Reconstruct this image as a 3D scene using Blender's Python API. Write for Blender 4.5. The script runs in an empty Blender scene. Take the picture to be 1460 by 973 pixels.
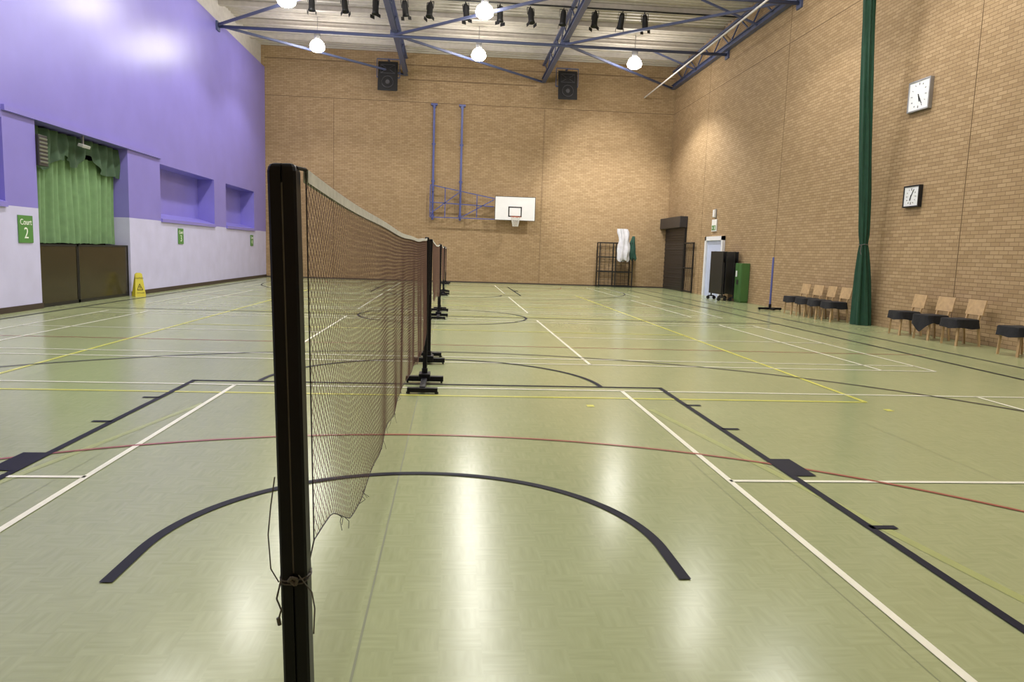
import bpy, bmesh, math, random
from mathutils import Vector, Matrix, Euler
random.seed(4)
S=bpy.context.scene
COL=S.collection
XL,XR,YB,YF,ZC=-8.0,9.95,31.9,-3.2,9.85
PI=math.pi

# ---------------------------------------------------------------- materials
def srgb(r,g,b):
    f=lambda c:(c/255/12.92) if c/255<=0.04045 else ((c/255+0.055)/1.055)**2.4
    return (f(r),f(g),f(b),1)
def mat(name,rgb,rough=.5,metal=0,noise=0.08,nscale=6,bump=0.0,spec=.5,emit=None,es=0):
    m=bpy.data.materials.new(name); m.use_nodes=True
    nt=m.node_tree; N=nt.nodes; L=nt.links; p=N['Principled BSDF']
    p.inputs['Roughness'].default_value=rough; p.inputs['Metallic'].default_value=metal
    p.inputs['Specular IOR Level'].default_value=spec
    c=srgb(*rgb)
    tc=N.new('ShaderNodeTexCoord'); nz=N.new('ShaderNodeTexNoise'); nz.inputs['Scale'].default_value=nscale
    nz.inputs['Detail'].default_value=4
    L.new(tc.outputs['Object'],nz.inputs['Vector'])
    r=N.new('ShaderNodeValToRGB')
    r.color_ramp.elements[0].position=.3; r.color_ramp.elements[1].position=.7
    r.color_ramp.elements[0].color=tuple(x*(1-noise) for x in c[:3])+(1,)
    r.color_ramp.elements[1].color=tuple(min(1,x*(1+noise)) for x in c[:3])+(1,)
    L.new(nz.outputs['Fac'],r.inputs['Fac']); L.new(r.outputs['Color'],p.inputs['Base Color'])
    if bump:
        b=N.new('ShaderNodeBump'); b.inputs['Strength'].default_value=bump; b.inputs['Distance'].default_value=.02
        L.new(nz.outputs['Fac'],b.inputs['Height']); L.new(b.outputs['Normal'],p.inputs['Normal'])
    if emit:
        p.inputs['Emission Color'].default_value=srgb(*emit); p.inputs['Emission Strength'].default_value=es
    return m
def brick_mat(name,axis):
    m=bpy.data.materials.new(name); m.use_nodes=True
    nt=m.node_tree; N=nt.nodes; L=nt.links; p=N['Principled BSDF']
    p.inputs['Roughness'].default_value=.75; p.inputs['Specular IOR Level'].default_value=.3
    tc=N.new('ShaderNodeTexCoord'); sp=N.new('ShaderNodeSeparateXYZ'); cb=N.new('ShaderNodeCombineXYZ')
    L.new(tc.outputs['Object'],sp.inputs[0]); L.new(sp.outputs[axis],cb.inputs[0]); L.new(sp.outputs[2],cb.inputs[1])
    bk=N.new('ShaderNodeTexBrick'); bk.offset=.5
    bk.inputs['Scale'].default_value=1
    bk.inputs['Brick Width'].default_value=.225; bk.inputs['Row Height'].default_value=.075
    bk.inputs['Mortar Size'].default_value=.007; bk.inputs['Mortar Smooth'].default_value=.2
    bk.inputs['Bias'].default_value=0
    bk.inputs['Color1'].default_value=srgb(178,152,116); bk.inputs['Color2'].default_value=srgb(160,134,99)
    bk.inputs['Mortar'].default_value=srgb(134,111,82)
    L.new(cb.outputs[0],bk.inputs['Vector'])
    nz=N.new('ShaderNodeTexNoise'); nz.inputs['Scale'].default_value=.7; nz.inputs['Detail'].default_value=5
    L.new(cb.outputs[0],nz.inputs['Vector'])
    mp=N.new('ShaderNodeMapRange'); mp.inputs['To Min'].default_value=.91; mp.inputs['To Max'].default_value=1.06
    L.new(nz.outputs['Fac'],mp.inputs['Value'])
    mx=N.new('ShaderNodeMix'); mx.data_type='RGBA'; mx.blend_type='MULTIPLY'; mx.inputs['Factor'].default_value=1
    L.new(bk.outputs['Color'],mx.inputs[6]); L.new(mp.outputs[0],mx.inputs[7])
    L.new(mx.outputs[2],p.inputs['Base Color'])
    b=N.new('ShaderNodeBump'); b.inputs['Strength'].default_value=.4; b.inputs['Distance'].default_value=.01; b.invert=True
    L.new(bk.outputs['Fac'],b.inputs['Height']); L.new(b.outputs['Normal'],p.inputs['Normal'])
    return m
def floor_mat():
    m=bpy.data.materials.new('green_sports_floor'); m.use_nodes=True
    nt=m.node_tree; N=nt.nodes; L=nt.links; p=N['Principled BSDF']
    tc=N.new('ShaderNodeTexCoord')
    def stretched(sc):
        mpn=N.new('ShaderNodeMapping'); mpn.inputs['Scale'].default_value=sc
        L.new(tc.outputs['Object'],mpn.inputs['Vector'])
        n=N.new('ShaderNodeTexNoise'); n.inputs['Scale'].default_value=1; n.inputs['Detail'].default_value=2
        L.new(mpn.outputs[0],n.inputs['Vector']); return n
    a=stretched((5,42,1)); b=stretched((42,5,1))
    ck=N.new('ShaderNodeTexChecker'); ck.inputs['Scale'].default_value=6.5
    L.new(tc.outputs['Object'],ck.inputs['Vector'])
    mx=N.new('ShaderNodeMix'); mx.data_type='FLOAT'
    L.new(ck.outputs['Fac'],mx.inputs[0]); L.new(a.outputs['Fac'],mx.inputs[2]); L.new(b.outputs['Fac'],mx.inputs[3])
    r=N.new('ShaderNodeValToRGB')
    r.color_ramp.elements[0].position=.3; r.color_ramp.elements[1].position=.7
    r.color_ramp.elements[0].color=srgb(150,159,116); r.color_ramp.elements[1].color=srgb(160,168,126)
    L.new(mx.outputs[0],r.inputs['Fac'])
    big=N.new('ShaderNodeTexNoise'); big.inputs['Scale'].default_value=.6; big.inputs['Detail'].default_value=6
    L.new(tc.outputs['Object'],big.inputs['Vector'])
    mp=N.new('ShaderNodeMapRange'); mp.inputs['To Min'].default_value=.93; mp.inputs['To Max'].default_value=1.07
    L.new(big.outputs['Fac'],mp.inputs['Value'])
    mm=N.new('ShaderNodeMix'); mm.data_type='RGBA'; mm.blend_type='MULTIPLY'; mm.inputs['Factor'].default_value=1
    L.new(r.outputs['Color'],mm.inputs[6]); L.new(mp.outputs[0],mm.inputs[7]); L.new(mm.outputs[2],p.inputs['Base Color'])
    rr=N.new('ShaderNodeMapRange'); rr.inputs['To Min'].default_value=.17; rr.inputs['To Max'].default_value=.26
    L.new(big.outputs['Fac'],rr.inputs['Value']); L.new(rr.outputs[0],p.inputs['Roughness'])
    bp=N.new('ShaderNodeBump'); bp.inputs['Strength'].default_value=.07; bp.inputs['Distance'].default_value=.003
    L.new(mx.outputs[0],bp.inputs['Height']); L.new(bp.outputs['Normal'],p.inputs['Normal'])
    p.inputs['Specular IOR Level'].default_value=.52
    return m
M=dict(
 floor=floor_mat(), brickx=brick_mat('tan_brick',0), bricky=brick_mat('tan_brick_side',1),
 purple=mat('purple_paint',(138,130,214),.31,noise=.04,nscale=1.2,spec=.55),
 lav=mat('pale_lavender_paint',(202,201,238),.42,noise=.05,nscale=2),
 base=mat('dark_brown_skirting',(62,50,46),.5),
 offw=mat('off_white_panel',(205,200,196),.6),
 deck=mat('roof_deck_paint',(194,187,178),.6,noise=.08),
 white=mat('white_line_paint',(232,232,214),.3,noise=.05,nscale=9),
 yellow=mat('yellow_line_paint',(205,205,92),.3,noise=.08,nscale=9),
 fadedy=mat('faded_yellow_paint',(158,167,106),.3,noise=.05,nscale=9),
 lblack=mat('black_line_paint',(20,22,38),.55,noise=.1,nscale=9,spec=.12),
 dline=mat('faded_black_line_paint',(56,58,60),.45,noise=.15,nscale=9,spec=.2),
 red=mat('red_line_paint',(150,80,66),.3,noise=.1,nscale=9),
 seam=mat('floor_seam',(112,118,86),.5),
 blue=mat('blue_steel_paint',(80,88,120),.45,noise=.06),
 blue2=mat('muted_blue_steel',(78,86,144),.45,noise=.06),
 navy=mat('navy_post_paint',(9,10,19),.4,noise=.15,nscale=20,spec=.25),
 black=mat('black_paint',(22,22,24),.5,noise=.15),
 blackcloth=mat('black_cloth',(26,26,30),.85,noise=.2,nscale=20,bump=.2),
 dgrey=mat('dark_grey_metal',(62,60,62),.45,.3),
 grey=mat('grey_metal',(160,160,162),.35,.7),
 wood=mat('light_beech_wood',(184,154,112),.5,noise=.12,nscale=14),
 cream=mat('net_tape_cotton',(218,217,214),.8,noise=.12,nscale=30),
 netm=mat('brown_net_cord',(106,78,66),.8,noise=.1,nscale=30),
 cord=mat('worn_cord',(92,90,86),.8,noise=.15,nscale=40),
 darkcord=mat('dark_cord',(50,46,46),.8,noise=.15,nscale=40),
 greenl=mat('light_green_curtain',(116,150,106),.8,noise=.1,nscale=5,bump=.1),
 greend=mat('dark_green_valance',(62,86,64),.85,noise=.15,nscale=6,bump=.1),
 greenc=mat('deep_green_curtain',(22,64,44),.8,noise=.15,nscale=8,bump=.1),
 brown=mat('dark_olive_panel',(50,45,30),.22,noise=.12,nscale=2),
 dark=mat('dark_recess',(30,28,30),.8),
 sign=mat('green_sign',(84,138,72),.4,noise=.03),
 signw=mat('white_lettering',(240,244,236),.5,noise=.01),
 signy=mat('yellow_plastic',(208,196,62),.35,noise=.03),
 boardw=mat('white_backboard',(236,236,236),.35,noise=.02),
 lampw=mat('dull_white_housing',(170,172,170),.5,noise=.03),
 orange=mat('orange_ring',(196,88,40),.4),
 netw=mat('white_net_cord',(224,222,214),.7),
 clothw=mat('white_fabric',(216,216,224),.8,noise=.12,bump=.3),
 clothg=mat('green_fabric',(44,82,70),.8,noise=.1,bump=.1),
 locker=mat('green_locker',(66,106,54),.45,noise=.04),
 doorw=mat('white_door_frame',(232,233,236),.4,noise=.03),
 doorb=mat('pale_blue_door',(192,202,230),.4,noise=.04),
 lamp=mat('lit_glass_refractor',(255,250,240),.3,emit=(255,248,236),es=30),
 face=mat('white_clock_face',(232,234,236),.4,noise=.02),
 joint=mat('mortar_joint',(118,96,70),.9),
 shutter=mat('dark_shutter',(58,54,54),.45,.2),
)
# ---------------------------------------------------------------- mesh helpers
SPLIT={'foot','wheel','table_top','upright','guide_rail','barn_door','locker_door','locker_handle','hour_mark','louvre','gate_bar','sill','wall_bracket'}
def B(): return bmesh.new()
def box(bm,c,s,rot=None,mi=0):
    r=bmesh.ops.create_cube(bm,size=1)
    mt=Matrix.Translation(c)@(rot.to_matrix().to_4x4() if rot else Matrix())@Matrix.Diagonal((s[0],s[1],s[2],1))
    bmesh.ops.transform(bm,matrix=mt,verts=r['verts'])
    for v in r['verts']:
        for f in v.link_faces: f.material_index=mi
def bx(bm,x0,x1,y0,y1,z0,z1,mi=0):
    box(bm,((x0+x1)/2,(y0+y1)/2,(z0+z1)/2),(abs(x1-x0),abs(y1-y0),abs(z1-z0)),None,mi)
def cyl(bm,p1,p2,r,seg=12,r2=None,mi=0,caps=True):
    p1=Vector(p1);p2=Vector(p2);d=p2-p1;L=d.length
    if L<1e-6:return
    o=bmesh.ops.create_cone(bm,cap_ends=caps,segments=seg,radius1=r,radius2=r if r2 is None else r2,depth=L)
    mt=Matrix.Translation((p1+p2)/2)@d.to_track_quat('Z','Y').to_matrix().to_4x4()
    bmesh.ops.transform(bm,matrix=mt,verts=o['verts'])
    for v in o['verts']:
        for f in v.link_faces: f.material_index=mi
def bar(bm,p1,p2,w,h=None,mi=0):
    p1=Vector(p1);p2=Vector(p2);d=p2-p1
    o=bmesh.ops.create_cube(bm,size=1)
    mt=Matrix.Translation((p1+p2)/2)@d.to_track_quat('Y','Z').to_matrix().to_4x4()@Matrix.Diagonal((w,d.length,h or w,1))
    bmesh.ops.transform(bm,matrix=mt,verts=o['verts'])
    for v in o['verts']:
        for f in v.link_faces: f.material_index=mi
def path(bm,pts,r,seg=6):
    for a,b in zip(pts[:-1],pts[1:]): cyl(bm,a,b,r,seg)
def lathe(bm,prof,seg=24,c=(0,0,0),mi=0):
    rings=[]
    for r,z in prof:
        rings.append([bm.verts.new((c[0]+r*math.cos(2*PI*i/seg),c[1]+r*math.sin(2*PI*i/seg),c[2]+z)) for i in range(seg)])
    for a,b in zip(rings[:-1],rings[1:]):
        for i in range(seg):
            f=bm.faces.new((a[i],a[(i+1)%seg],b[(i+1)%seg],b[i])); f.smooth=True; f.material_index=mi
def sheet(bm,fn,nu,nv,mi=0,smooth=True):
    V=[[bm.verts.new(fn(i/nu,j/nv)) for j in range(nv+1)] for i in range(nu+1)]
    for i in range(nu):
        for j in range(nv):
            f=bm.faces.new((V[i][j],V[i+1][j],V[i+1][j+1],V[i][j+1])); f.smooth=smooth; f.material_index=mi
def mk(name,bm,mats,parent=None,label=None,cat=None,group=None,kind=None,loc=(0,0,0),rot=(0,0,0),bevel=0,smooth=False):
    if not isinstance(mats,(list,tuple)): mats=[mats]
    bm.normal_update()
    meshes=[]
    if name in SPLIT:
        bm.verts.ensure_lookup_table(); seen=set(); comps=[]
        for v in bm.verts:
            if v in seen: continue
            st=[v]; seen.add(v); cmp=[]
            while st:
                a=st.pop(); cmp.append(a)
                for e in a.link_edges:
                    b=e.other_vert(a)
                    if b not in seen: seen.add(b); st.append(b)
            comps.append(cmp)
        for cmp in comps:
            idx={v:i for i,v in enumerate(cmp)}
            fs=set(f for v in cmp for f in v.link_faces)
            me=bpy.data.meshes.new(name); me.from_pydata([v.co[:] for v in cmp],[],[[idx[v] for v in f.verts] for f in fs]); me.update(); meshes.append(me)
        bm.free()
    else:
        me=bpy.data.meshes.new(name); bm.to_mesh(me); bm.free(); meshes=[me]
    first=None
    for me in meshes:
        for m in mats: me.materials.append(M[m] if isinstance(m,str) else m)
        if smooth:
            for f in me.polygons: f.use_smooth=True
        o=bpy.data.objects.new(name,me); COL.objects.link(o)
        o.location=loc; o.rotation_euler=rot
        if parent: o.parent=parent
        tag(o,label,cat,group,kind)
        if bevel:
            b=o.modifiers.new('Bevel','BEVEL'); b.width=bevel; b.segments=2; b.limit_method='ANGLE'
        first=first or o
    return first
def tag(o,label=None,cat=None,group=None,kind=None):
    if label:o['label']=label
    if cat:o['category']=cat
    if group:o['group']=group
    if kind:o['kind']=kind
def thing(name,label,cat,loc=(0,0,0),rz=0,group=None,rot=None):
    o=bpy.data.objects.new(name,None); COL.objects.link(o); o.empty_display_size=.1
    o.location=loc; o.rotation_euler=rot if rot else (0,0,rz); tag(o,label,cat,group); return o
def clone(root,loc,rz=None,label=None):
    def cp(o,par):
        n=o.copy(); COL.objects.link(n)
        if par: n.parent=par
        for c in list(o.children): cp(c,n)
        return n
    n=cp(root,None); n.location=loc
    if rz is not None: n.rotation_euler=(0,0,rz)
    if label:n['label']=label
    return n
def text(name,body,size,matn,parent,loc,rot,ext=.002,align='CENTER'):
    cu=bpy.data.curves.new(name+'_curve','FONT'); cu.body=body; cu.size=size; cu.extrude=ext
    cu.align_x=align; cu.align_y='CENTER'
    t=bpy.data.objects.new('tmp_text',cu); COL.objects.link(t)
    bpy.context.view_layer.update()
    dg=bpy.context.evaluated_depsgraph_get()
    me=bpy.data.meshes.new_from_object(t.evaluated_get(dg)); bpy.data.objects.remove(t)
    me.materials.clear(); me.materials.append(M[matn])
    o=bpy.data.objects.new(name,me); COL.objects.link(o); o.parent=parent; o.location=loc; o.rotation_euler=rot
    return o
def struct(name,bm,mats,label=None,**k):
    return mk(name,bm,mats,kind='structure',label=label,**k)

# ---------------------------------------------------------------- room shell
bm=B(); bx(bm,XL-1.4,XR+.3,YF-.3,YB+.3,-.2,0); fl=struct('floor',bm,'floor','glossy green sports floor with painted court lines')
bm=B(); bx(bm,XL-1.4,XR+.3,YB,YB+.3,0,ZC+.2); struct('wall_back',bm,'brickx','tan brick end wall')
bm=B(); bx(bm,XR,XR+.3,YF-.3,YB,0,ZC+.2); struct('wall_right',bm,'bricky','tan brick side wall')
bm=B(); bx(bm,XL-1.4,XR+.3,YF-.3,YF,0,ZC+.2); struct('wall_front',bm,'brickx','tan brick end wall')
# left wall
bm=B()
D=XL-.6
bx(bm,D,XL,YF,YB,3.68,8.95,0)
niches=[(1.0,5.6),(7.9,12.95),(20.2,24.9),(26.2,30.0)]
pill=[(YF,1.0),(5.6,7.9),(12.95,14.02),(18.15,20.2),(24.9,26.2),(30.0,YB)]
for a,b in pill: bx(bm,D,XL,a,b,1.98,3.68,0)
for a,b in niches:
    bx(bm,D-.1,D+.05,a,b,1.98,3.68,0); bx(bm,D,XL,a,b,3.55,3.68,0)
bx(bm,D,XL,YF,14.02,0,1.98,1); bx(bm,D,XL,18.15,YB,0,1.98,1)
bx(bm,D-.4,XL-.15,YF,YB,8.95,ZC+.1,2)
bx(bm,-9.3,-9.2,13.5,18.7,0,4.0,3); bx(bm,-9.3,D,13.5,14.02,0,4,3); bx(bm,-9.3,D,18.15,18.7,0,4,3); bx(bm,-9.3,D,13.5,18.7,3.68,4,3)
struct('wall_left',bm,['purple','lav','offw','dark'],'purple painted side wall with niches over a pale lower band')
n=1
for a,b in niches:   # sloping sills
    bm=B()
    vs=[bm.verts.new(v) for v in [(D+.05,a,2.22),(XL+.05,a,2.04),(XL+.05,a,1.95),(D+.05,a,1.95),(D+.05,b,2.22),(XL+.05,b,2.04),(XL+.05,b,1.95),(D+.05,b,1.95)]]
    for q in [(0,1,2,3),(7,6,5,4),(0,4,5,1),(1,5,6,2),(2,6,7,3),(3,7,4,0)]: bm.faces.new([vs[i] for i in q])
    bmesh.ops.recalc_face_normals(bm,faces=bm.faces)
    struct('trim_%d'%n,bm,'purple','purple sloping niche sill'); n+=1
bm=B(); bx(bm,XL,XL+.06,12.95,20.2,3.68,3.78); struct('trim_%d'%n,bm,'purple','purple ledge over the stage opening'); n+=1
for a,b,i in [(YF,14.02,0),(18.15,YB,1)]:
    bm=B(); bx(bm,XL,XL+.025,a,b,0,.11); struct('baseboard_left' if i==0 else 'baseboard_left.001',bm,'base','dark brown skirting')
bm=B(); bx(bm,XL,XR,YB-.02,YB,0,.05); struct('baseboard_back',bm,'base','thin dark skirting')
# brick movement joints
for (x0,x1,z0,z1) in [(XL,XR,7.78,7.80),(-1.9,3.7,8.72,8.74),(XL,XR,9.33,9.35)]:
    bm=B(); bx(bm,x0,x1,YB-.006,YB,z0,z1+.012); struct('trim_%d'%n,bm,'joint','horizontal mortar joint'); n+=1
for x in (4.1,-5.1):
    bm=B(); bx(bm,x,x+.02,YB-.006,YB,0,7.78); struct('trim_%d'%n,bm,'joint','vertical movement joint'); n+=1
for y in (27.2,20.4,12.2):
    bm=B(); bx(bm,XR-.006,XR,y,y+.015,0,ZC); struct('trim_%d'%n,bm,'joint','vertical movement joint'); n+=1
bm=B(); bx(bm,XR-.006,XR,YF,YB,7.78,7.80); struct('trim_%d'%n,bm,'joint','horizontal mortar joint'); n+=1
# ceiling: corrugated deck
bm=B(); prof=[]; y=YF-.2; p=.32
while y<YB+.2:
    prof+=[(y,ZC),(y+.12,ZC),(y+.16,ZC+.07),(y+.28,ZC+.07)]; y+=p
va=[bm.verts.new((XL-1.2,q[0],q[1])) for q in prof]; vb=[bm.verts.new((XR+.3,q[0],q[1])) for q in prof]
for i in range(len(prof)-1): bm.faces.new((va[i],va[i+1],vb[i+1],vb[i]))
bx(bm,XL-1.4,XR+.3,YF-.3,YB+.3,ZC+.2,ZC+.3)
struct('ceiling',bm,'deck','pale corrugated metal roof deck')
for i,y in enumerate([4,8,12,16,20,22.2,24.2,26.2,28.2,30.2]):
    bm=B(); bx(bm,XL-.15,XR,y,y+.09,ZC-.16,ZC-.005); bx(bm,XL-.15,XR,y-.05,y+.14,ZC-.18,ZC-.16)
    struct('trim_%d'%n,bm,'deck','pale steel roof purlin'); n+=1

# ---------------------------------------------------------------- floor markings
def seg(bm,x0,y0,x1,y1,w,z):
    d=Vector((x1-x0,y1-y0)); d.normalize(); q=Vector((-d.y,d.x))*w/2
    vs=[bm.verts.new((a,b,z)) for a,b in [(x0+q.x,y0+q.y),(x0-q.x,y0-q.y),(x1-q.x,y1-q.y),(x1+q.x,y1+q.y)]]
    f=bm.faces.new(vs); f.normal_update()
    if f.normal.z<0: f.normal_flip()
def arc(bm,cx,cy,r,a0,a1,w,z,n=72):
    for i in range(n):
        t0=a0+(a1-a0)*i/n; t1=a0+(a1-a0)*(i+1)/n
        vs=[bm.verts.new((cx+R*math.cos(t),cy+R*math.sin(t),z)) for R,t in [(r-w/2,t0),(r+w/2,t0),(r+w/2,t1),(r-w/2,t1)]]
        f=bm.faces.new(vs); f.normal_update()
        if f.normal.z<0:f.normal_flip()
P=7.886
bmw=B(); w=.04; z=.004
for k in range(4):
    y0=k*P
    for dy in (.0,6.1): seg(bmw,-6.7,y0+dy,6.7,y0+dy,w,z)
    for dy in (.46,5.64):
        if k>0 : seg(bmw,-6.7,y0+dy,6.7,y0+dy,w,z)
    for s in (-1,1):
        for X in (1.98,5.94,6.7): seg(bmw,s*X,y0,s*X,y0+6.1,w,z)
        seg(bmw,s*1.98,y0+3.05,s*6.7,y0+3.05,w,z)
mk('court_marking',bmw,'white',fl,label='white painted badminton court lines')
bmy=B(); z=.003
for X in (-4.47,4.44): seg(bmy,X,5.7,X,23.7,.05,z)
for Y in (5.7,11.7,14.7,17.7,23.7): seg(bmy,-4.47,Y,4.44,Y,.05,z)
seg(bmy,-4.47,5.7,-8,5.7,.04,z)
for X in (1.5,4.45): seg(bmy,X-.035,5.32,X+.035,5.32,.09,z)
mk('court_marking',bmy,'yellow',fl,label='yellow painted volleyball court lines')
bmf=B(); seg(bmf,2.05,5.2,2.85,.2,.06,.0015); seg(bmf,-2.0,5.2,-2.9,.2,.05,.0015)
mk('court_marking',bmf,'fadedy',fl,label='faded yellow painted lines')
bmb=B(); bmd=B(); z=.005; w=.05
for fy in (lambda y:y, lambda y:29.0-y):
    for s in (-1,1):
        seg(bmb,s*2.45,fy(.5),s*2.45,fy(6.3),w,z)
        for Y in (5.41,4.46,2.25): seg(bmb,s*2.45,fy(Y),s*2.60,fy(Y),w,z)
        seg(bmb,s*2.52,fy(3.16),s*2.52,fy(3.56),.19,z+.0005)
        seg(bmd,s*6.75,fy(.5),s*6.75,fy(2.07),.04,z)
    seg(bmb,-2.475,fy(6.3),2.475,fy(6.3),w,z); seg(bmb,-7.5,fy(.5),7.5,fy(.5),w,z)
for cy,sg in ((2.07,1),(26.93,-1)):
    arc(bmd,0,cy,6.75,0,sg*PI,.04,z+.0003,96)
arc(bmb,0,1.94,1.225,0,PI,.055,z)
for s in (-1,1): seg(bmb,s*1.225,1.94,s*1.230,1.63,.055,z)
arc(bmb,0,6.3,1.8,0,PI,w,z+.0003); arc(bmb,0,22.7,1.8,0,-PI,w,z+.0003)
arc(bmb,0,14.5,1.8,0,2*PI,w,z)
seg(bmb,-7.5,14.5,7.5,14.5,w,z)
for X in (-7.5,7.5): seg(bmb,X,.5,X,28.5,w,z)
seg(bmd,8.35,1.5,8.35,29.5,.05,z)
mk('court_marking',bmb,'lblack',fl,label='black painted basketball court lines')
mk('court_marking',bmd,'dline',fl,label='worn dark painted arc and side lines')
bmr=B(); arc(bmr,-.1,-.7,4.85,.05,PI-.05,.035,.0045,96); arc(bmr,-.1,29.6,4.85,-.05,-PI+.05,.035,.0045,96)
seg(bmr,-7.7,9.6,7.7,9.6,.035,.0025); seg(bmr,-7.7,19.4,7.7,19.4,.035,.0025)
mk('court_marking',bmr,'red',fl,label='red painted court lines')
bms=B(); seg(bms,-.13,YF,-.13,YB,.009,.001)
for X in (-6.13,-4.13,-2.13,1.87,3.87,5.87,7.87): seg(bms,X,YF,X,YB,.003,.001)
mk('floor_seam',bms,'seam',fl)

# ---------------------------------------------------------------- badminton posts
GP='badminton posts beside the courts'
HP=1.545
def post(loc,rz,label):
    r=thing('badminton_post',label,'sports post',loc,rz,GP)
    bm=B()
    # one flat-sided extruded section with a narrow groove and a rounded cap
    prof=[(-.0015,-.013),(-.0015,-.021),(-.0185,-.021),(-.0225,-.017),(-.0225,.017),(-.0185,.021),(.0185,.021),(.0225,.017),(.0225,-.017),(.0185,-.021),(.0015,-.021),(.0015,-.013)]
    lv=[(.05,1),(HP-.012,1),(HP-.005,.93),(HP-.001,.82),(HP+.001,.6)]
    rings=[]
    for zz,k in lv:
        rings.append([bm.verts.new((x*k if abs(x)>.002 else x,yy*k,zz)) for x,yy in prof])
    nn=len(prof)
    for a,b in zip(rings[:-1],rings[1:]):
        for i in range(nn): bm.faces.new((a[i],a[(i+1)%nn],b[(i+1)%nn],b[i]))
    bm.faces.new(rings[-1])
    bmesh.ops.recalc_face_normals(bm,faces=bm.faces)
    bm2=B(); bx(bm2,-.0012,.0012,-.0200,-.0135,.86,HP-.03)
    mk('post_shaft',bm,'navy',r)
    mk('tension_cord',bm2,'cord',r,label='pale cord running down the post groove')
    bm=B(); bx(bm,-.20,.20,-.035,.035,.02,.075); bx(bm,-.03,.03,0,.60,.03,.07); bx(bm,-.15,.15,.57,.63,.015,.06)
    bx(bm,-.06,.06,-.10,.10,.05,.11)
    cyl(bm,(-.0,.0,.07),(0,0,.16),.032,14)
    mk('base',bm,'navy',r,bevel=.006)
    bm=B()
    for x in (-.19,.17): cyl(bm,(x,0,.025),(x+.02,0,.025),.025,12)
    for x,y in ((-.14,.6),(.14,.6)): cyl(bm,(x,y,0),(x,y,.02),.02,10)
    mk('foot',bm,'black',r)
    return r
PX=-.095
p1=post((PX+.0305,-.15,0),0,'dark navy metal badminton post with tied cords'); p1.rotation_euler=(0,-.025,0)
first=post((PX,6.4,0),PI,'dark navy badminton post on a weighted base')
for k in range(1,4):
    clone(first,(PX,-.15+k*P,0),0); clone(first,(PX,6.4+k*P,0),PI)
# rope knot at near post
bm=B()
for zz in (.844,.850):
    pts=[(.0243*(abs(math.cos(t*PI/8))**.5)*(1 if math.cos(t*PI/8)>0 else -1),.023*(abs(math.sin(t*PI/8))**.5)*(1 if math.sin(t*PI/8)>0 else -1),zz+.003*math.sin(t*.9+zz*90)) for t in range(17)]
    path(bm,pts,.0016,6)
path(bm,[(-.006,-.025,.85),(.004,-.028,.842),(.008,-.027,.852),(-.002,-.028,.856),(-.008,-.026,.848)],.003)
path(bm,[(-.02,-.026,.85),(-.027,-.03,.82),(-.020,-.03,.80),(-.026,-.028,.78)],.0016)
path(bm,[(-.026,-.028,.785),(-.024,-.028,.772)],.0035)
path(bm,[(.01,-.028,.86),(.032,-.03,.83),(.036,-.03,.80),(.033,-.03,.755)],.0012)
path(bm,[(-.025,-.02,.845),(-.037,-.022,.87),(-.040,-.02,.93),(-.034,-.02,.98),(-.026,-.02,1.03)],.0011)
mk('knotted_rope',bm,'cord',p1,label='frayed cord knotted round the post')
# ---------------------------------------------------------------- net
NA=Vector((PX+.022,-.125,1.540)); NB=Vector((PX,6.365,1.535))
def zb(u):
    T=[(0,.90),(.03,.87),(.075,.765),(.11,.735),(.16,.73),(.25,.71),(.4,.68),(.6,.60),(.8,.52),(.93,.47),(1,.55)]
    for (a,za),(b,z2) in zip(T[:-1],T[1:]):
        if u<=b: return za+(z2-za)*(u-a)/(b-a)
    return T[-1][1]
def netp(u,v):
    p=NA.lerp(NB,u); top=p.z-.045*4*u*(1-u)-.003*math.sin(u*21)
    zbm=zb(u)+.008*math.sin(u*57)
    z=top+(zbm-top)*v
    k=min(1,u*2.5+.1)
    rip=v*k*(.004*math.sin(u*38+v*2)+.003*math.sin(u*71)+.008*math.sin(u*9+1))+.012*v
    return Vector((p.x+rip,p.y+.006*v*k*math.sin(u*90),z))
net=thing('badminton_net','brown badminton net with white top tape, sagging loosely','sports net',(0,0,0),0,'badminton nets strung between posts')
# diamond mesh: each knot shifted half a cell on alternate rows
bm=B()
NU,NV=235,52
V=[[bm.verts.new(netp(min(1,max(0,(i+(.5 if j%2 else 0))/NU)),.02+.98*j/NV)) for j in range(NV+1)] for i in range(NU+1)]
for i in range(NU):
    for j in range(0,NV-1,1):
        if j%2==0:
            if i>0:
                q=(V[i][j],V[i][j+1],V[i][j+2],V[i-1][j+1])
                bm.faces.new(q)
        else:
            q=(V[i][j],V[i+1][j+1],V[i][j+2],V[i][j+1])
            bm.faces.new(q)
o=mk('net_mesh',bm,'netm',net); o['kind']='stuff'
wf=o.modifiers.new('Wire','WIREFRAME'); wf.thickness=.0009; wf.use_replace=True; wf.use_even_offset=False; wf.use_boundary=True
bm=B()
TW=.021
sheet(bm,lambda u,v:netp(u,0)+Vector((.004,0,-TW*v)),120,2)
sheet(bm,lambda u,v:netp(u,0)+Vector((-.004,0,-TW*v)),120,2)
sheet(bm,lambda u,v:netp(u,0)+Vector((-.004+.008*v,0,.001*math.sin(v*PI))),120,2)
mk('top_tape',bm,'cream',net,label='worn white cotton top tape')
bm=B()
path(bm,[netp(i/150,1) for i in range(151)],.0012,5)
for u in (.0,1.0): path(bm,[netp(u,i/12) for i in range(13)],.0012,5)
for i in range(24):
    u=random.random()**1.4*.9+.04; q=netp(u,1); L=random.uniform(.015,.045)
    path(bm,[q,q+Vector((random.uniform(-.01,.01),.01,-L*.5)),q+Vector((random.uniform(-.015,.015),.0,-L))],.0007,4)
path(bm,[netp(0,1),netp(0,1)+Vector((-.005,-.01,-.03)),Vector((PX+.03,-.172,.85))],.0013,5)
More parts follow.
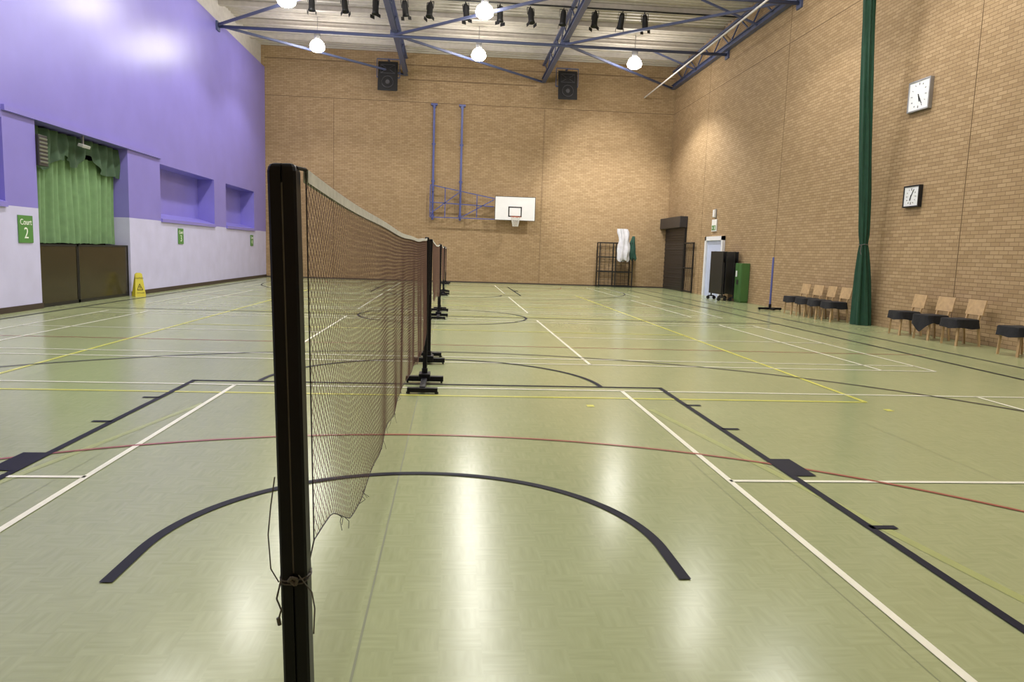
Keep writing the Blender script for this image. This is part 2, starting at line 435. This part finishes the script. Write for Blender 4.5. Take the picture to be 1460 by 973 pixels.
path(bm,[netp(0,0),Vector((PX+.012,-.15,1.54))],.003,6)
path(bm,[netp(1,0),Vector((PX,6.385,1.53))],.003,6); path(bm,[netp(1,1),Vector((PX,6.385,.6))],.002,6)
mk('edge_cord',bm,'darkcord',net,label='dark boundary cord with frayed ends')
for k in range(1,4): clone(net,(0,k*P,0),None,label='brown badminton net with white tape')

# ---------------------------------------------------------------- stage opening
cur=thing('stage_curtain','light green stage curtain hanging in the opening','curtain',(XL-.36,16.085,1.29))
bm=B()
sheet(bm,lambda u,v:Vector((.05*math.sin(u*95)+.025*math.sin(u*41+2)+.02*math.sin(v*3+u*9),(u-.5)*4.08,1.95*(1-v)+.02*abs(math.sin(u*60))*v)),300,10)
o=mk('curtain_cloth',bm,'greenl',cur)
bm=B()
def val(u,v):
    L=.62+.16*math.sin(u*7+.5)+.10*math.sin(u*17)
    if .36<u<.44: L*=.8
    return Vector((.12+.05*math.sin(u*70)*(1-.3*v)+.025*math.sin(u*31+v*4)+.02*v,(u-.5)*4.08,2.35-L*v+.05*math.sin(u*23)*v))
sheet(bm,val,260,10)
mk('valance',bm,'greend',cur,label='dark green gathered valance')
for a,b in ((14.03,15.60),(15.62,18.14)):
    t=thing('stage_front_panel','dark olive glossy panel closing the stage front','panel',(XL-.06,(a+b)/2,0))
    bm=B(); bx(bm,-.03,.0,-(b-a)/2+.04,(b-a)/2-.04,.06,1.24); mk('panel_face',bm,'brown',t)
    bm=B()
    h=(b-a)/2
    bx(bm,-.04,.01,-h,-h+.04,0,1.28);bx(bm,-.04,.01,h-.04,h,0,1.28);bx(bm,-.04,.01,-h,h,1.24,1.28);bx(bm,-.04,.01,-h,h,0,.07)
    mk('panel_frame',bm,'black',t)
t=thing('ventilation_box','grey louvred ventilation box under the opening head','ventilation',(XL-.01,14.20,3.1))
bm=B(); bx(bm,-.07,.06,-.16,.16,-.28,.32); mk('box_body',bm,'dgrey',t,bevel=.01)
bm=B()
for i in range(7): box(bm,(.065,0,-.2+i*.075),(.02,.28,.03),Euler((0,.5,0)))
mk('louvre',bm,'grey',t)
t=thing('floodlight','small grey floodlight under the opening head','light fitting',(XL-.02,16.0,3.45))
bm=B(); box(bm,(0,0,0),(.12,.34,.07),Euler((0,.3,0))); mk('lamp_head',bm,'lampw',t,bevel=.01)
bm=B(); bx(bm,-.05,-.01,-.02,.02,.0,.225); mk('bracket',bm,'grey',t)

# court signs
for num,y,zc,s in (('2',13.53,1.56,.52),('3',21.65,1.58,.46),('4',29.55,1.56,.44)):
    t=thing('court_sign','green court number sign with white lettering, number '+num,'sign',(XL+.016,y,zc),PI/2,'court number signs')
    bm=B(); bx(bm,-s*.46,s*.46,-.004,.012,-s/2,s/2); mk('sign_plate',bm,'sign',t)
    text('lettering','Court',s*.30,'signw',t,(0,-.008,s*.25),(PI/2,0,0)); text('number',num,s*.58,'signw',t,(0,-.008,-s*.16),(PI/2,0,0))
# wet floor sign
t=thing('wet_floor_sign','yellow folding wet floor caution sign','sign',(-7.76,18.0,0),PI/2-.9); t.scale=(.9,.9,.95)
for s in (-1,1):
    bm=B(); 
    vs=[(-.14,0),(.14,0),(.14,.03),(.09,.60),(.05,.63),(-.05,.63),(-.09,.60),(-.14,.03)]
    th=.012
    def fp(x,zz,o): return (x, s*(.15*(1-zz/.63)+.006)+o, zz)
    a=[bm.verts.new(fp(x,q,0)) for x,q in vs]; b=[bm.verts.new(fp(x,q,s*th)) for x,q in vs]
    bm.faces.new(a);bm.faces.new(b[::-1])
    for i in range(8): bm.faces.new((a[i],b[i],b[(i+1)%8],a[(i+1)%8]))
    bmesh.ops.recalc_face_normals(bm,faces=bm.faces)
    mk('sign_leaf',bm,'signy',t)
ta=math.atan2(.15,.63)
text('lettering','CAUTION',.05,'black',t,(0,-.05-.012,.49),(PI/2-ta,0,0),.001); text('lettering','WET FLOOR',.036,'black',t,(0,-.139-.010,.10),(PI/2-ta,0,0),.001)
bm=B()
def pl(x,q): return (x,-(.15*(1-q/.63)+.0215),q)
for (a,b) in (((-.07,.18),(.07,.18)),((.07,.18),(0,.34)),((0,.34),(-.07,.18))): path(bm,[pl(*a),pl(*b)],.007)
path(bm,[pl(0,.21),pl(.01,.25),pl(-.015,.28)],.007)
mk('warning_triangle',bm,'black',t)

# ---------------------------------------------------------------- basketball goal on back wall
g=thing('basketball_goal','blue wall-mounted basketball frame with white backboard','basketball hoop',(0,YB,0))
bm=B()
for x in (-.75,.47):
    bx(bm,x-.045,x+.045,-.14,-.06,2.75,7.75)
mk('upright',bm,'blue2',g)
bm=B()
for x in (-.75,.47):
    for zz in (2.9,4.4,6.0,7.6): bx(bm,x-.075,x+.075,-.08,-.0,zz,zz+.08)
    bx(bm,x-.14,x+.14,-.16,-.0,7.68,7.76)
mk('wall_bracket',bm,'blue2',g)
bm=B()
Y=-.35
for q in [((-.85,4.25),(2.0,3.75)),((-.85,2.85),(2.0,2.85)),((-.85,4.25),(-.85,2.85)),((.47,4.05),(.47,2.85)),((-.85,3.0),(.47,4.0)),((.55,2.9),(1.95,3.7)),((-.85,3.5),(1.95,3.4)),((1.2,3.9),(1.2,2.9)),((-.2,4.15),(-.2,2.85))]:
    bar(bm,(q[0][0],Y,q[0][1]),(q[1][0],Y,q[1][1]),.04)
for x in (-.75,.47):
    for zz in (2.9,4.0): bar(bm,(x,-.1,zz),(x,Y,zz),.05)
mk('folding_frame',bm,'blue2',g)
bm=B(); bx(bm,2.0,3.8,Y-.06,Y-.02,2.82,3.87); mk('backboard',bm,'boardw',g,bevel=.005)
bm=B()
def ring(x0,x1,z0,z1,w,y):
    bx(bm,x0,x1,y-.004,y,z0,z0+w);bx(bm,x0,x1,y-.004,y,z1-w,z1);bx(bm,x0,x0+w,y-.004,y,z0,z1);bx(bm,x1-w,x1,y-.004,y,z0,z1)
ring(2.6,3.2,2.98,3.43,.05,Y-.06); ring(2.0,3.8,2.82,3.87,.02,Y-.06)
mk('board_marking',bm,'black',g)
bm=B(); c=(2.9,Y-.06-.15-.225,2.97)
path(bm,[(c[0]+.225*math.cos(t*PI/16),c[1]+.225*math.sin(t*PI/16),c[2]) for t in range(33)],.012,8)
bar(bm,(2.8,Y-.06,2.96),(2.82,Y-.23,2.96),.03); bar(bm,(3.0,Y-.06,2.96),(2.98,Y-.23,2.96),.03)
mk('ring',bm,'orange',g)
bm=B()
for i in range(14):
    for sg in (-1,1):
        pts=[]
        for j in range(6):
            a=2*PI*(i+sg*j*.5)/14; r=.22-.10*(j/5)**.7
            pts.append((c[0]+r*math.cos(a),c[1]+r*math.sin(a),c[2]-.42*j/5))
        path(bm,pts,.006,4)
mk('hoop_net',bm,'netw',g)

# ---------------------------------------------------------------- roof steel
def girder(x):
    r=thing('roof_truss','blue steel lattice roof girder','roof beam',(x,14.4,8.9),0,'lattice roof girders')
    bm=B(); bx(bm,-.09,.09,-17.4,17.45,-.03,.0);bx(bm,-.02,.02,-17.4,17.45,.0,.14);bx(bm,-.09,.09,-17.4,17.45,.13,.15); mk('bottom_chord',bm,'blue',r)
    bm=B(); bx(bm,-.06,.06,-17.4,17.45,.68,.76); mk('top_chord',bm,'blue',r)
    bm=B(); y=-17.2;k=0
    while y<16.6:
        bar(bm,(0,y,.1 if k%2 else .68),(0,y+.9,.68 if k%2 else .1),.04); y+=.9;k+=1
    mk('web_bar',bm,'blue',r); return r
for x in (-2.0,4.0,9.84): girder(x)
for y in (14.6,19.9,25.5):
    r=thing('roof_tie_beam','blue steel beam crossing the hall','roof beam',((XL+XR)/2,y,8.76),0,'cross beams under the roof')
    L=(XR-XL)/2
    bm=B(); cyl(bm,(-L,0,0),(L,0,0),.055,10); mk('tube',bm,'blue',r,smooth=True)
    bm=B()
    for x in (-2,4):
        xx=x-(XL+XR)/2; bx(bm,xx-.15,xx+.15,-.04,.04,-.05,.2)
    bx(bm,-L,-L+.06,-.15,.15,-.15,.15); bx(bm,L-.06,L,-.15,.15,-.15,.15)
    mk('gusset_plate',bm,'blue',r)
for y0,y1 in ((25.5,YB-.05),(19.9,25.5)):
    for x0,x1 in ((XL,-2),(-2,4),(4,9.85)):
        if y0==25.5: a,b=(x0,y0,8.8),(x1,y1,8.9)
        else: a,b=(x1,y0,8.85),(x0,y1,8.8)
        a=Vector(a);b=Vector(b); m_=(a+b)/2
        bm=B(); bar(bm,a-m_,b-m_,.075,.075); mk('roof_brace',bm,'blue',label='blue steel diagonal wind brace',cat='roof beam',group='diagonal roof braces',loc=m_)
for y in (22.6,28.6):
    a=Vector((9.8,y,8.95)); b=Vector((7.9,y,9.62)); m_=(a+b)/2
    bm=B(); bar(bm,a-m_,b-m_,.06,.06); mk('roof_brace',bm,'blue',label='short blue steel roof strut',cat='roof beam',group='diagonal roof braces',loc=m_)
bm=B(); cyl(bm,(0,-14,0),(0,14,0),.03,8); mk('conduit_pipe',bm,'offw',label='pale pipe running along under the roof',cat='pipe',loc=(8.55,17.8,8.45))
bm=B(); cyl(bm,(-8.9,0,0),(8.9,0,0),.03,8)
rail=mk('lighting_bar',bm,'black',label='black scaffold bar carrying stage lights',cat='lighting bar',loc=(.95,24,9.60))
# stage lights
def spot():
    r=thing('stage_light','black stage spotlight hanging from a bar','stage light',(0,0,0),0,'stage lights hung in a row')
    bm=B(); lathe(bm,[(.0,.22),(.06,.22),(.085,.17),(.10,.08),(.10,-.19),(.125,-.27),(.12,-.27),(.09,-.17),(.0,-.14)],16); mk('can',bm,'black',r)
    bm=B(); bar(bm,(-.13,0,.24),(.13,0,.24),.025,.012); bar(bm,(-.13,0,.24),(-.13,0,0),.012,.025); bar(bm,(.13,0,.24),(.13,0,0),.012,.025); bar(bm,(0,0,.24),(0,0,.295),.03)
    mk('yoke',bm,'black',r)
    bm=B()
    bx(bm,-.135,-.128,-.1,.1,-.38,-.27); bx(bm,.128,.135,-.1,.1,-.38,-.27); mk('barn_door',bm,'black',r)
    return r
sx=[-4.55,-3.5,-2.5,-1.55,-.74,.45,1.57,2.6,3.68,4.75,5.65,6.46]
s0=spot(); s0.location=(sx[0],24,9.265)
for i,x in enumerate(sx[1:]):
    q=clone(s0,(x,24,9.265)); q.rotation_euler=(random.uniform(-.25,.25),random.uniform(-.06,.06),random.uniform(-.8,.8))
    if abs(x-5.65)<.01: q.rotation_euler=(.55,.1,-.1)

# high bay lamps
def highbay(glass,label):
    r=thing('high_bay_lamp',label,'ceiling lamp',(0,0,0),0,'high bay lamps under the roof')
    bm=B(); lathe(bm,[(0,.36),(.10,.36),(.12,.33),(.12,.14),(.08,.10),(.0,.10)],18); mk('gear_housing',bm,'grey',r)
    bm=B(); lathe(bm,[(.10,.10),(.17,.06),(.24,-.02),(.28,-.14),(.26,-.24),(.17,-.31),(.0,-.33)],24); mk('glass_refractor',bm,glass,r)
    bm=B(); cyl(bm,(0,0,.36),(0,0,.92),.012,8); mk('suspension_rod',bm,'grey',r); return r
first=None
for y in (27.5,22.4,17.3,12.2,7.1,2.0):
    for x in (-5,1,7):
        if (x,y)==(7,22.4): continue
        if first is None: first=highbay('lamp','lit high bay pendant lamp with glass refractor'); first.location=(x,y,8.92)
        else: clone(first,(x,y,8.92))
        l=bpy.data.lights.new('lamp_spot','SPOT'); l.energy=490 if y>10 else 330
        l.spot_size=math.radians(128); l.spot_blend=.35; l.shadow_soft_size=.22; l.color=(1,.98,.95)
        if (x,y)==(7,27.5): l.energy=1800; l.spot_size=math.radians(128); l.spot_blend=.4
        o=bpy.data.objects.new('lamp_light',l); COL.objects.link(o); o.location=(x,y,8.54)
        l2=bpy.data.lights.new('lamp_glow','POINT'); l2.energy=135 if y>10 else 105; l2.shadow_soft_size=.3; l2.color=(1,.98,.96)
        o=bpy.data.objects.new('lamp_glow_light',l2); COL.objects.link(o); o.location=(x,y,8.25)
# the stage light turned to the end wall is lit
l=bpy.data.lights.new('stage_beam','SPOT'); l.energy=1900; l.spot_size=math.radians(44); l.spot_blend=.75; l.shadow_soft_size=.1; l.color=(1,.96,.90)
o=bpy.data.objects.new('stage_beam_light',l); COL.objects.link(o); o.location=(5.68,24.25,8.80)
o.rotation_euler=(Vector((6.9,31.9,4.6))-Vector((5.68,24.25,8.80))).to_track_quat('-Z','Y').to_euler()
# speakers
def speaker(x):
    r=thing('loudspeaker','large black loudspeaker hung high on the brick wall','loudspeaker',(x,31.1,8.62),0,'loudspeakers under the roof')
    bm=B()
    vs=[(-.42,-.30,-.62),(.42,-.30,-.62),(.42,-.05,.62),(-.42,-.05,.62),(-.30,.35,-.5),(.30,.35,-.5),(.30,.35,.58),(-.30,.35,.58)]
    v=[bm.verts.new(q) for q in vs]
    for q in [(0,1,2,3),(5,4,7,6),(0,4,5,1),(1,5,6,2),(2,6,7,3),(3,7,4,0)]: bm.faces.new([v[i] for i in q])
    bmesh.ops.recalc_face_normals(bm,faces=bm.faces)
    mk('cabinet',bm,'black',r,bevel=.02)
    def fr(x,zz,o=0): return Vector((x,-.18+ (zz)*.2-.02-o,zz))
    bm=B()
    for zz,ra in ((-.25,.24),):
        pts=[fr(ra*math.cos(t*PI/12),zz+ra*math.sin(t*PI/12)) for t in range(25)]; path(bm,pts,.022,6)
        cyl(bm,fr(0,zz,-.01),fr(0,zz,.02),.09,16)
    mk('woofer',bm,'dgrey',r)
    bm=B()
    for a,b in (((-.3,.12),(.3,.12)),((.3,.12),(.3,.48)),((.3,.48),(-.3,.48)),((-.3,.48),(-.3,.12)),((-.3,.12),(-.08,.26)),((.3,.12),(.08,.26)),((.3,.48),(.08,.34)),((-.3,.48),(-.08,.34))):
        bar(bm,fr(*a,.0),fr(*b,.0),.022)
    mk('horn',bm,'dgrey',r)
    bm=B(); bar(bm,(-.48,.1,0),(-.48,.1,.75),.03,.05); bar(bm,(.48,.1,0),(.48,.1,.75),.03,.05); bar(bm,(-.48,.1,.75),(.48,.1,.75),.04)
    bar(bm,(-.48,.1,0),(-.36,.1,0),.05); bar(bm,(.48,.1,0),(.36,.1,0),.05); bar(bm,(0,.1,.75),(0,.79,.75),.06)
    mk('bracket',bm,'blue',r)
speaker(-2.7); speaker(4.95)

# ---------------------------------------------------------------- things by the back wall
t=thing('storage_cage','black open metal storage cage on the floor','cage',(7.48,31.45,0))
bm=B()
for x in (-.75,-.02,.75):
    for y in (-.3,.3): bar(bm,(x,y,0),(x,y,2.0),.045)
for zz in (.06,.7,1.35,1.98):
    for y in (-.3,.3): bar(bm,(-.75,y,zz),(.75,y,zz),.04)
    for x in (-.75,.75): bar(bm,(x,-.3,zz),(x,.3,zz),.04)
mk('cage_frame',bm,'black',t)
bm=B()
for i in range(1,8): bar(bm,(-.75+i*.1875,.3,0.06),(-.75+i*.1875,.3,1.98),.012)
for i in range(1,12): bar(bm,(-.75,.3,i*.165),(.75,.3,i*.165),.012)
mk('wire_panel',bm,'black',t)
def hang(name,loc,w,h,matn,label,seed,lean,T):
    bm=B()
    def fn(u,v):
        for (a0,r0),(a1,r1) in zip(T[:-1],T[1:]):
            if v<=a1: k=r0+(r1-r0)*(v-a0)/(a1-a0);break
        a=u*2*PI
        r=1+.22*math.sin(a*6+seed+v*1.5)+.08*math.sin(v*14+a*2+seed)
        return Vector((w*k/2*math.cos(a)*r+lean*v+.04*math.sin(v*5+seed),.14*k*math.sin(a)*r,-h*v+(.05*math.sin(a*3) if v>.97 else 0)))
    sheet(bm,fn,48,20); bmesh.ops.remove_doubles(bm,verts=bm.verts,dist=.0005)
    mk(name,bm,matn,label=label,cat='bag',loc=loc)
hang('hanging_bag',(7.64,30.88,2.60),.48,1.4,'clothw','creased white cloth bag hanging from the cage',0,.14,[(0,.85),(.12,.95),(.4,.85),(.7,1.05),(.95,.95),(1,.8)])
hang('hanging_bag',(8.20,31.22,2.3),.30,1.05,'clothg','small dark green fabric bag hanging behind the white one',2,.03,[(0,.3),(.2,.6),(.6,1.0),(.95,.9),(1,.6)])

# ---------------------------------------------------------------- right wall things
t=thing('roller_shutter','dark metal roller shutter with grey housing','shutter',(XR,30.55,0),-PI/2)
bm=B()
for i in range(26): bx(bm,-1.45,1.45,-.05-(.018 if i%2 else 0),-.01,.02+i*.102,.02+(i+1)*.102-.012)
bx(bm,-1.45,1.45,-.03,-.005,0,2.7)
mk('shutter_slats',bm,'shutter',t)
bm=B(); bx(bm,-1.6,1.6,-.34,-.005,2.68,3.15); mk('shutter_housing',bm,'dgrey',t,bevel=.02)
bm=B(); bx(bm,-1.56,-1.44,-.1,-.005,0,2.7); bx(bm,1.44,1.56,-.1,-.005,0,2.7); mk('guide_rail',bm,'black',t)
t=thing('mesh_gate','dark metal barred gate folded by the shutter','gate',(XR,28.3,0),-PI/2)
bm=B()
for x in (-.6,.6): bar(bm,(x,-.1,0),(x,-.1,2.05),.05)
for zz in (.05,1.0,2.03): bar(bm,(-.6,-.1,zz),(.6,-.1,zz),.05)
mk('gate_frame',bm,'black',t)
bm=B()
for i in range(1,8): bar(bm,(-.6+i*.15,-.1,.05),(-.6+i*.15,-.1,2.03),.014)
mk('gate_bar',bm,'black',t)
# door
t=thing('door_1','pale blue door in a white frame','door',(XR,25.5,0),-PI/2); t['kind']='structure'
bm=B(); bx(bm,-.95,-.80,-.10,-.002,0,2.25);bx(bm,.80,.95,-.10,-.002,0,2.25);bx(bm,-.95,.95,-.10,-.002,2.1,2.25); mk('door_frame',bm,'doorw',t)
bm=B(); bx(bm,-.80,.80,-.03,-.002,0,2.1); mk('door_leaf',bm,'doorb',t)
bm=B(); bx(bm,.05,.25,-.034,-.029,1.1,1.7); mk('vision_panel',bm,'dark',t)
bm=B(); cyl(bm,(-.1,-.06,1.0),(-.1,-.06,1.25),.012,8); mk('door_handle',bm,'grey',t)
t=thing('exit_sign','small green and white emergency exit sign over the door','sign',(XR,25.7,2.66),-PI/2)
bm=B(); bx(bm,-.24,.24,-.05,-.002,-.22,.22); mk('sign_case',bm,'boardw',t,bevel=.008)
bm=B(); bx(bm,-.20,.20,-.055,-.05,-.18,.0); mk('sign_face',bm,'sign',t)
bm=B(); bar(bm,(-.12,-.058,-.09),(.0,-.058,-.09),.02,.006); bar(bm,(-.13,-.058,-.09),(-.08,-.058,-.05),.02,.006); bar(bm,(-.13,-.058,-.09),(-.08,-.058,-.13),.02,.006)
bx(bm,.08,.14,-.06,-.055,-.15,-.03); mk('sign_arrow',bm,'signw',t)
t=thing('emergency_lamp','small white wall light above the exit sign','wall light',(XR,25.7,3.1),-PI/2)
bm=B(); bx(bm,-.08,.08,-.10,-.002,-.14,.14); mk('lamp_body',bm,'boardw',t,bevel=.02)
bm=B(); bx(bm,-.1,.1,-.03,-.002,-.17,.17); mk('backplate',bm,'grey',t)
# folded table tennis tables
def tt(loc,label):
    t=thing('folded_table','%s'%label,'table tennis table',loc,-PI/2,'folded tables on wheels')
    bm=B(); bx(bm,-.60,.60,-.07,-.045,.22,1.68); bx(bm,-.60,.60,.045,.07,.22,1.68); mk('table_top',bm,'black',t,bevel=.006)
    bm=B()
    for x in (-.52,.52):
        bar(bm,(x,-.11,.12),(x,.11,.12),.04); bar(bm,(x,0,.12),(x,0,1.3),.04)
        bar(bm,(x,-.04,1.2),(x,-.04,.3),.03)
    bar(bm,(-.52,0,.3),(.52,0,.3),.04)
    mk('undercarriage',bm,'dgrey',t)
    bm=B()
    for x in (-.52,.52):
        for y in (-.11,.11): cyl(bm,(x-.015,y,.06),(x+.015,y,.06),.06,14)
    mk('wheel',bm,'black',t)
    return t
a=tt((9.76,23.5,0),'black folded table on a wheeled frame'); clone(a,(9.36,23.5,0))
# locker
t=thing('metal_locker','green low metal locker','locker',(XR-.01,22.42,0),-PI/2)
bm=B(); bx(bm,-.27,.27,-.27,0,.04,1.3); bx(bm,-.25,.25,-.25,-.02,0,.04); mk('locker_body',bm,'locker',t,bevel=.01)
bm=B(); bx(bm,-.25,-.01,-.285,-.27,.08,1.26); bx(bm,.01,.25,-.285,-.27,.08,1.26); mk('locker_door',bm,'locker',t,bevel=.005)
bm=B(); bx(bm,-.06,-.03,-.305,-.285,.6,.75); bx(bm,.03,.06,-.305,-.285,.6,.75); mk('locker_handle',bm,'dgrey',t)
bm=B(); bx(bm,-.20,-.08,-.288,-.284,.85,1.05); mk('notice',bm,'boardw',t)
# spare post
sp=thing('spare_badminton_post','navy badminton post standing on a flat base','sports post',(9.3,19.0,0))
bm=B(); lathe(bm,[(0,1.52),(.02,1.515),(.028,1.5),(.028,.05)],14); mk('post_shaft',bm,'blue2',sp)
bm=B(); bx(bm,-.34,.34,-.035,.035,.02,.08); bx(bm,-.035,.035,-.3,.3,.02,.07); cyl(bm,(0,0,.05),(0,0,.18),.04,12); mk('base',bm,'navy',sp,bevel=.006)
bm=B()
for x in (-.3,.3): cyl(bm,(x-.015,0,.025),(x+.015,0,.025),.025,10)
mk('foot',bm,'black',sp)
# clocks
def clock(y,zc,w,h,frame,label,h1,h2):
    t=thing('wall_clock',label,'clock',(XR,y,zc),-PI/2)
    bm=B(); d=.09
    bx(bm,-w/2,w/2,-d+.02,-.002,-h/2,h/2); f=.03
    bx(bm,-w/2,w/2,-d,-d+.02,-h/2,-h/2+f);bx(bm,-w/2,w/2,-d,-d+.02,h/2-f,h/2);bx(bm,-w/2,-w/2+f,-d,-d+.02,-h/2+f,h/2-f);bx(bm,w/2-f,w/2,-d,-d+.02,-h/2+f,h/2-f)
    mk('clock_case',bm,frame,t,bevel=.004)
    bm=B(); bx(bm,-w/2+f,w/2-f,-d+.014,-d+.02-.0,-h/2+f,h/2-f); mk('clock_face',bm,'face',t)
    bm=B(); R=min(w,h)/2-f-.03
    for i in range(12):
        a=i*PI/6; L=.05 if i%3==0 else .03
        bar(bm,(R*math.sin(a),-d+.011,R*math.cos(a)),((R-L)*math.sin(a),-d+.011,(R-L)*math.cos(a)),.016,.004)
    mk('hour_mark',bm,'black',t)
    for nm,a,L,wd in (('hour_hand',h1,R*.55,.028),('minute_hand',h2,R*.85,.02)):
        a=a*2*PI/12
        bm=B(); bar(bm,(-.03*math.sin(a),-d+.007,-.03*math.cos(a)),(L*math.sin(a),-d+.007,L*math.cos(a)),wd,.004); mk(nm,bm,'black',t)
clock(13.82,4.97,.72,.64,'grey','large square white clock in a silver frame',5.4,4.9)
clock(13.75,2.87,.54,.46,'black','small white clock in a black frame',6.6,1.0)
# side curtain
bm=B()
def cf(u,v):
    zz=9.3*(1-v); a=u*2*PI
    T=[(0,.24),(.5,.215),(1.2,.17),(1.7,.12),(1.85,.09),(2.1,.12),(3,.14),(6,.135),(9.3,.145)]
    r=T[-1][1]
    for (a0,r0),(a1,r1) in zip(T[:-1],T[1:]):
        if a0<=zz<=a1: r=r0+(r1-r0)*(zz-a0)/(a1-a0);break
    r*=1+.16*math.sin(a*7+zz*.4)+.08*math.sin(a*12-zz)
    return Vector((r*math.cos(a)*.8+.03*math.sin(zz*.7)-.060*zz,r*math.sin(a)+.03*math.sin(zz*.5),zz+.005))
t=thing('divider_curtain','dark green divider curtain gathered and tied at waist height','curtain',(9.70,14.95,0))
sheet(bm,cf,84,90); bmesh.ops.remove_doubles(bm,verts=bm.verts,dist=.0004); mk('curtain_cloth',bm,'greenc',t)
bm=B(); path(bm,[(-.083+.095*math.cos(i*PI/10),.025+.115*math.sin(i*PI/10),1.85+.01*math.sin(i)) for i in range(21)],.01,6)
path(bm,[(-.17,-.05,1.85),(-.21,-.08,1.7),(-.19,-.1,1.62)],.008,6); mk('tie_cord',bm,'cord',t)

# chairs
def chair(loc,rz,label,pointed=False):
    r=thing('dining_chair',label,'chair',loc,rz,'chairs along the brick wall')
    for x in (-.19,.19):
        bm=B(); bar(bm,(x*1.05,-.20,0),(x,-.18,.42),.035); mk('leg',bm,'wood',r)
        bm=B(); bar(bm,(x*1.05,.24,0),(x,.19,.44),.035); mk('leg',bm,'wood',r)
    bm=B()
    for x in (-.16,.16): bar(bm,(x,.20,.42),(x,.275,.78),.032,.028)
    # solid slightly curved back panel
    def bk(off): return lambda u,v:Vector(((u-.5)*.45,.230+off-.03*math.cos((u-.5)*2.6)+.055*(v-.5)+.03,.56+.27*v))
    sheet(bm,bk(0),12,4); sheet(bm,bk(.018),12,4)
    f0,f1=bk(0),bk(.018)
    sheet(bm,lambda u,v:f0(u,1).lerp(f1(u,1),v),12,1); sheet(bm,lambda u,v:f0(u,0).lerp(f1(u,0),v),12,1)
    sheet(bm,lambda u,v:f0(0,u).lerp(f1(0,u),v),4,1); sheet(bm,lambda u,v:f0(1,u).lerp(f1(1,u),v),4,1)
    bmesh.ops.recalc_face_normals(bm,faces=bm.faces)
    mk('backrest',bm,'wood',r)
    bm=B(); bx(bm,-.23,.23,-.25,.19,.40,.485); mk('seat',bm,'blackcloth',r,bevel=.025)
    bm=B()
    N=48
    def fn(u,v):
        a=u*2*PI; c,s=math.cos(a),math.sin(a); k=1/max(abs(c),abs(s)); k=min(k,1.28)
        L=(.15+.012*math.sin(a*4+.6)) if not pointed else (.16+.03*math.sin(a*4)+.15*max(0,math.cos(a+PI/2))**6)
        rr=(.24+.02*v+.006*math.sin(a*9)*v)*k
        return Vector((rr*c,rr*s*.95-.03,.47-L*v))
    sheet(bm,fn,N,5); bmesh.ops.remove_doubles(bm,verts=bm.verts,dist=.0005)
    mk('seat_cloth',bm,'blackcloth',r)
    return r
la='light wood chair with a padded black seat'
c0=chair((9.45,17.75,0),-PI/2,la)
for x,y,dz in ((9.45,17.05,.05),(9.43,16.35,-.05),(9.42,15.65,.02)): clone(c0,(x,y,0),-PI/2+dz)
clone(c0,(9.42,12.85,0),-PI/2-.08)
chair((9.42,12.02,0),-PI/2+.05,'light wood chair with black cloth hanging to a point',True)
clone(c0,(9.42,11.2,0),-PI/2); clone(c0,(9.42,9.78,0),-PI/2+.06)

# ---------------------------------------------------------------- camera
cam=bpy.data.cameras.new('camera'); co=bpy.data.objects.new('camera',cam); COL.objects.link(co)
cam.sensor_width=36; cam.lens=1045.8/1460*36; cam.clip_end=200; cam.clip_start=.05
pitch,yaw,roll=.1202,.0843,.0322
fwd=Vector((math.sin(yaw)*math.cos(pitch),math.cos(yaw)*math.cos(pitch),-math.sin(pitch)))
right=Vector((math.cos(yaw),-math.sin(yaw),0)); up=right.cross(fwd)
r2=right*math.cos(roll)+up*math.sin(roll)*1; u2=up*math.cos(roll)-right*math.sin(roll)
Mx=Matrix((r2,u2,-fwd)).transposed().to_4x4(); Mx.translation=Vector((.172,-1.389,1.415))
co.matrix_world=Mx
S.camera=co
w=bpy.data.worlds.new('world'); S.world=w; w.use_nodes=True
w.node_tree.nodes['Background'].inputs[0].default_value=(.6,.65,.7,1); w.node_tree.nodes['Background'].inputs[1].default_value=.3
S.view_settings.view_transform='Standard'
S.view_settings.exposure=0
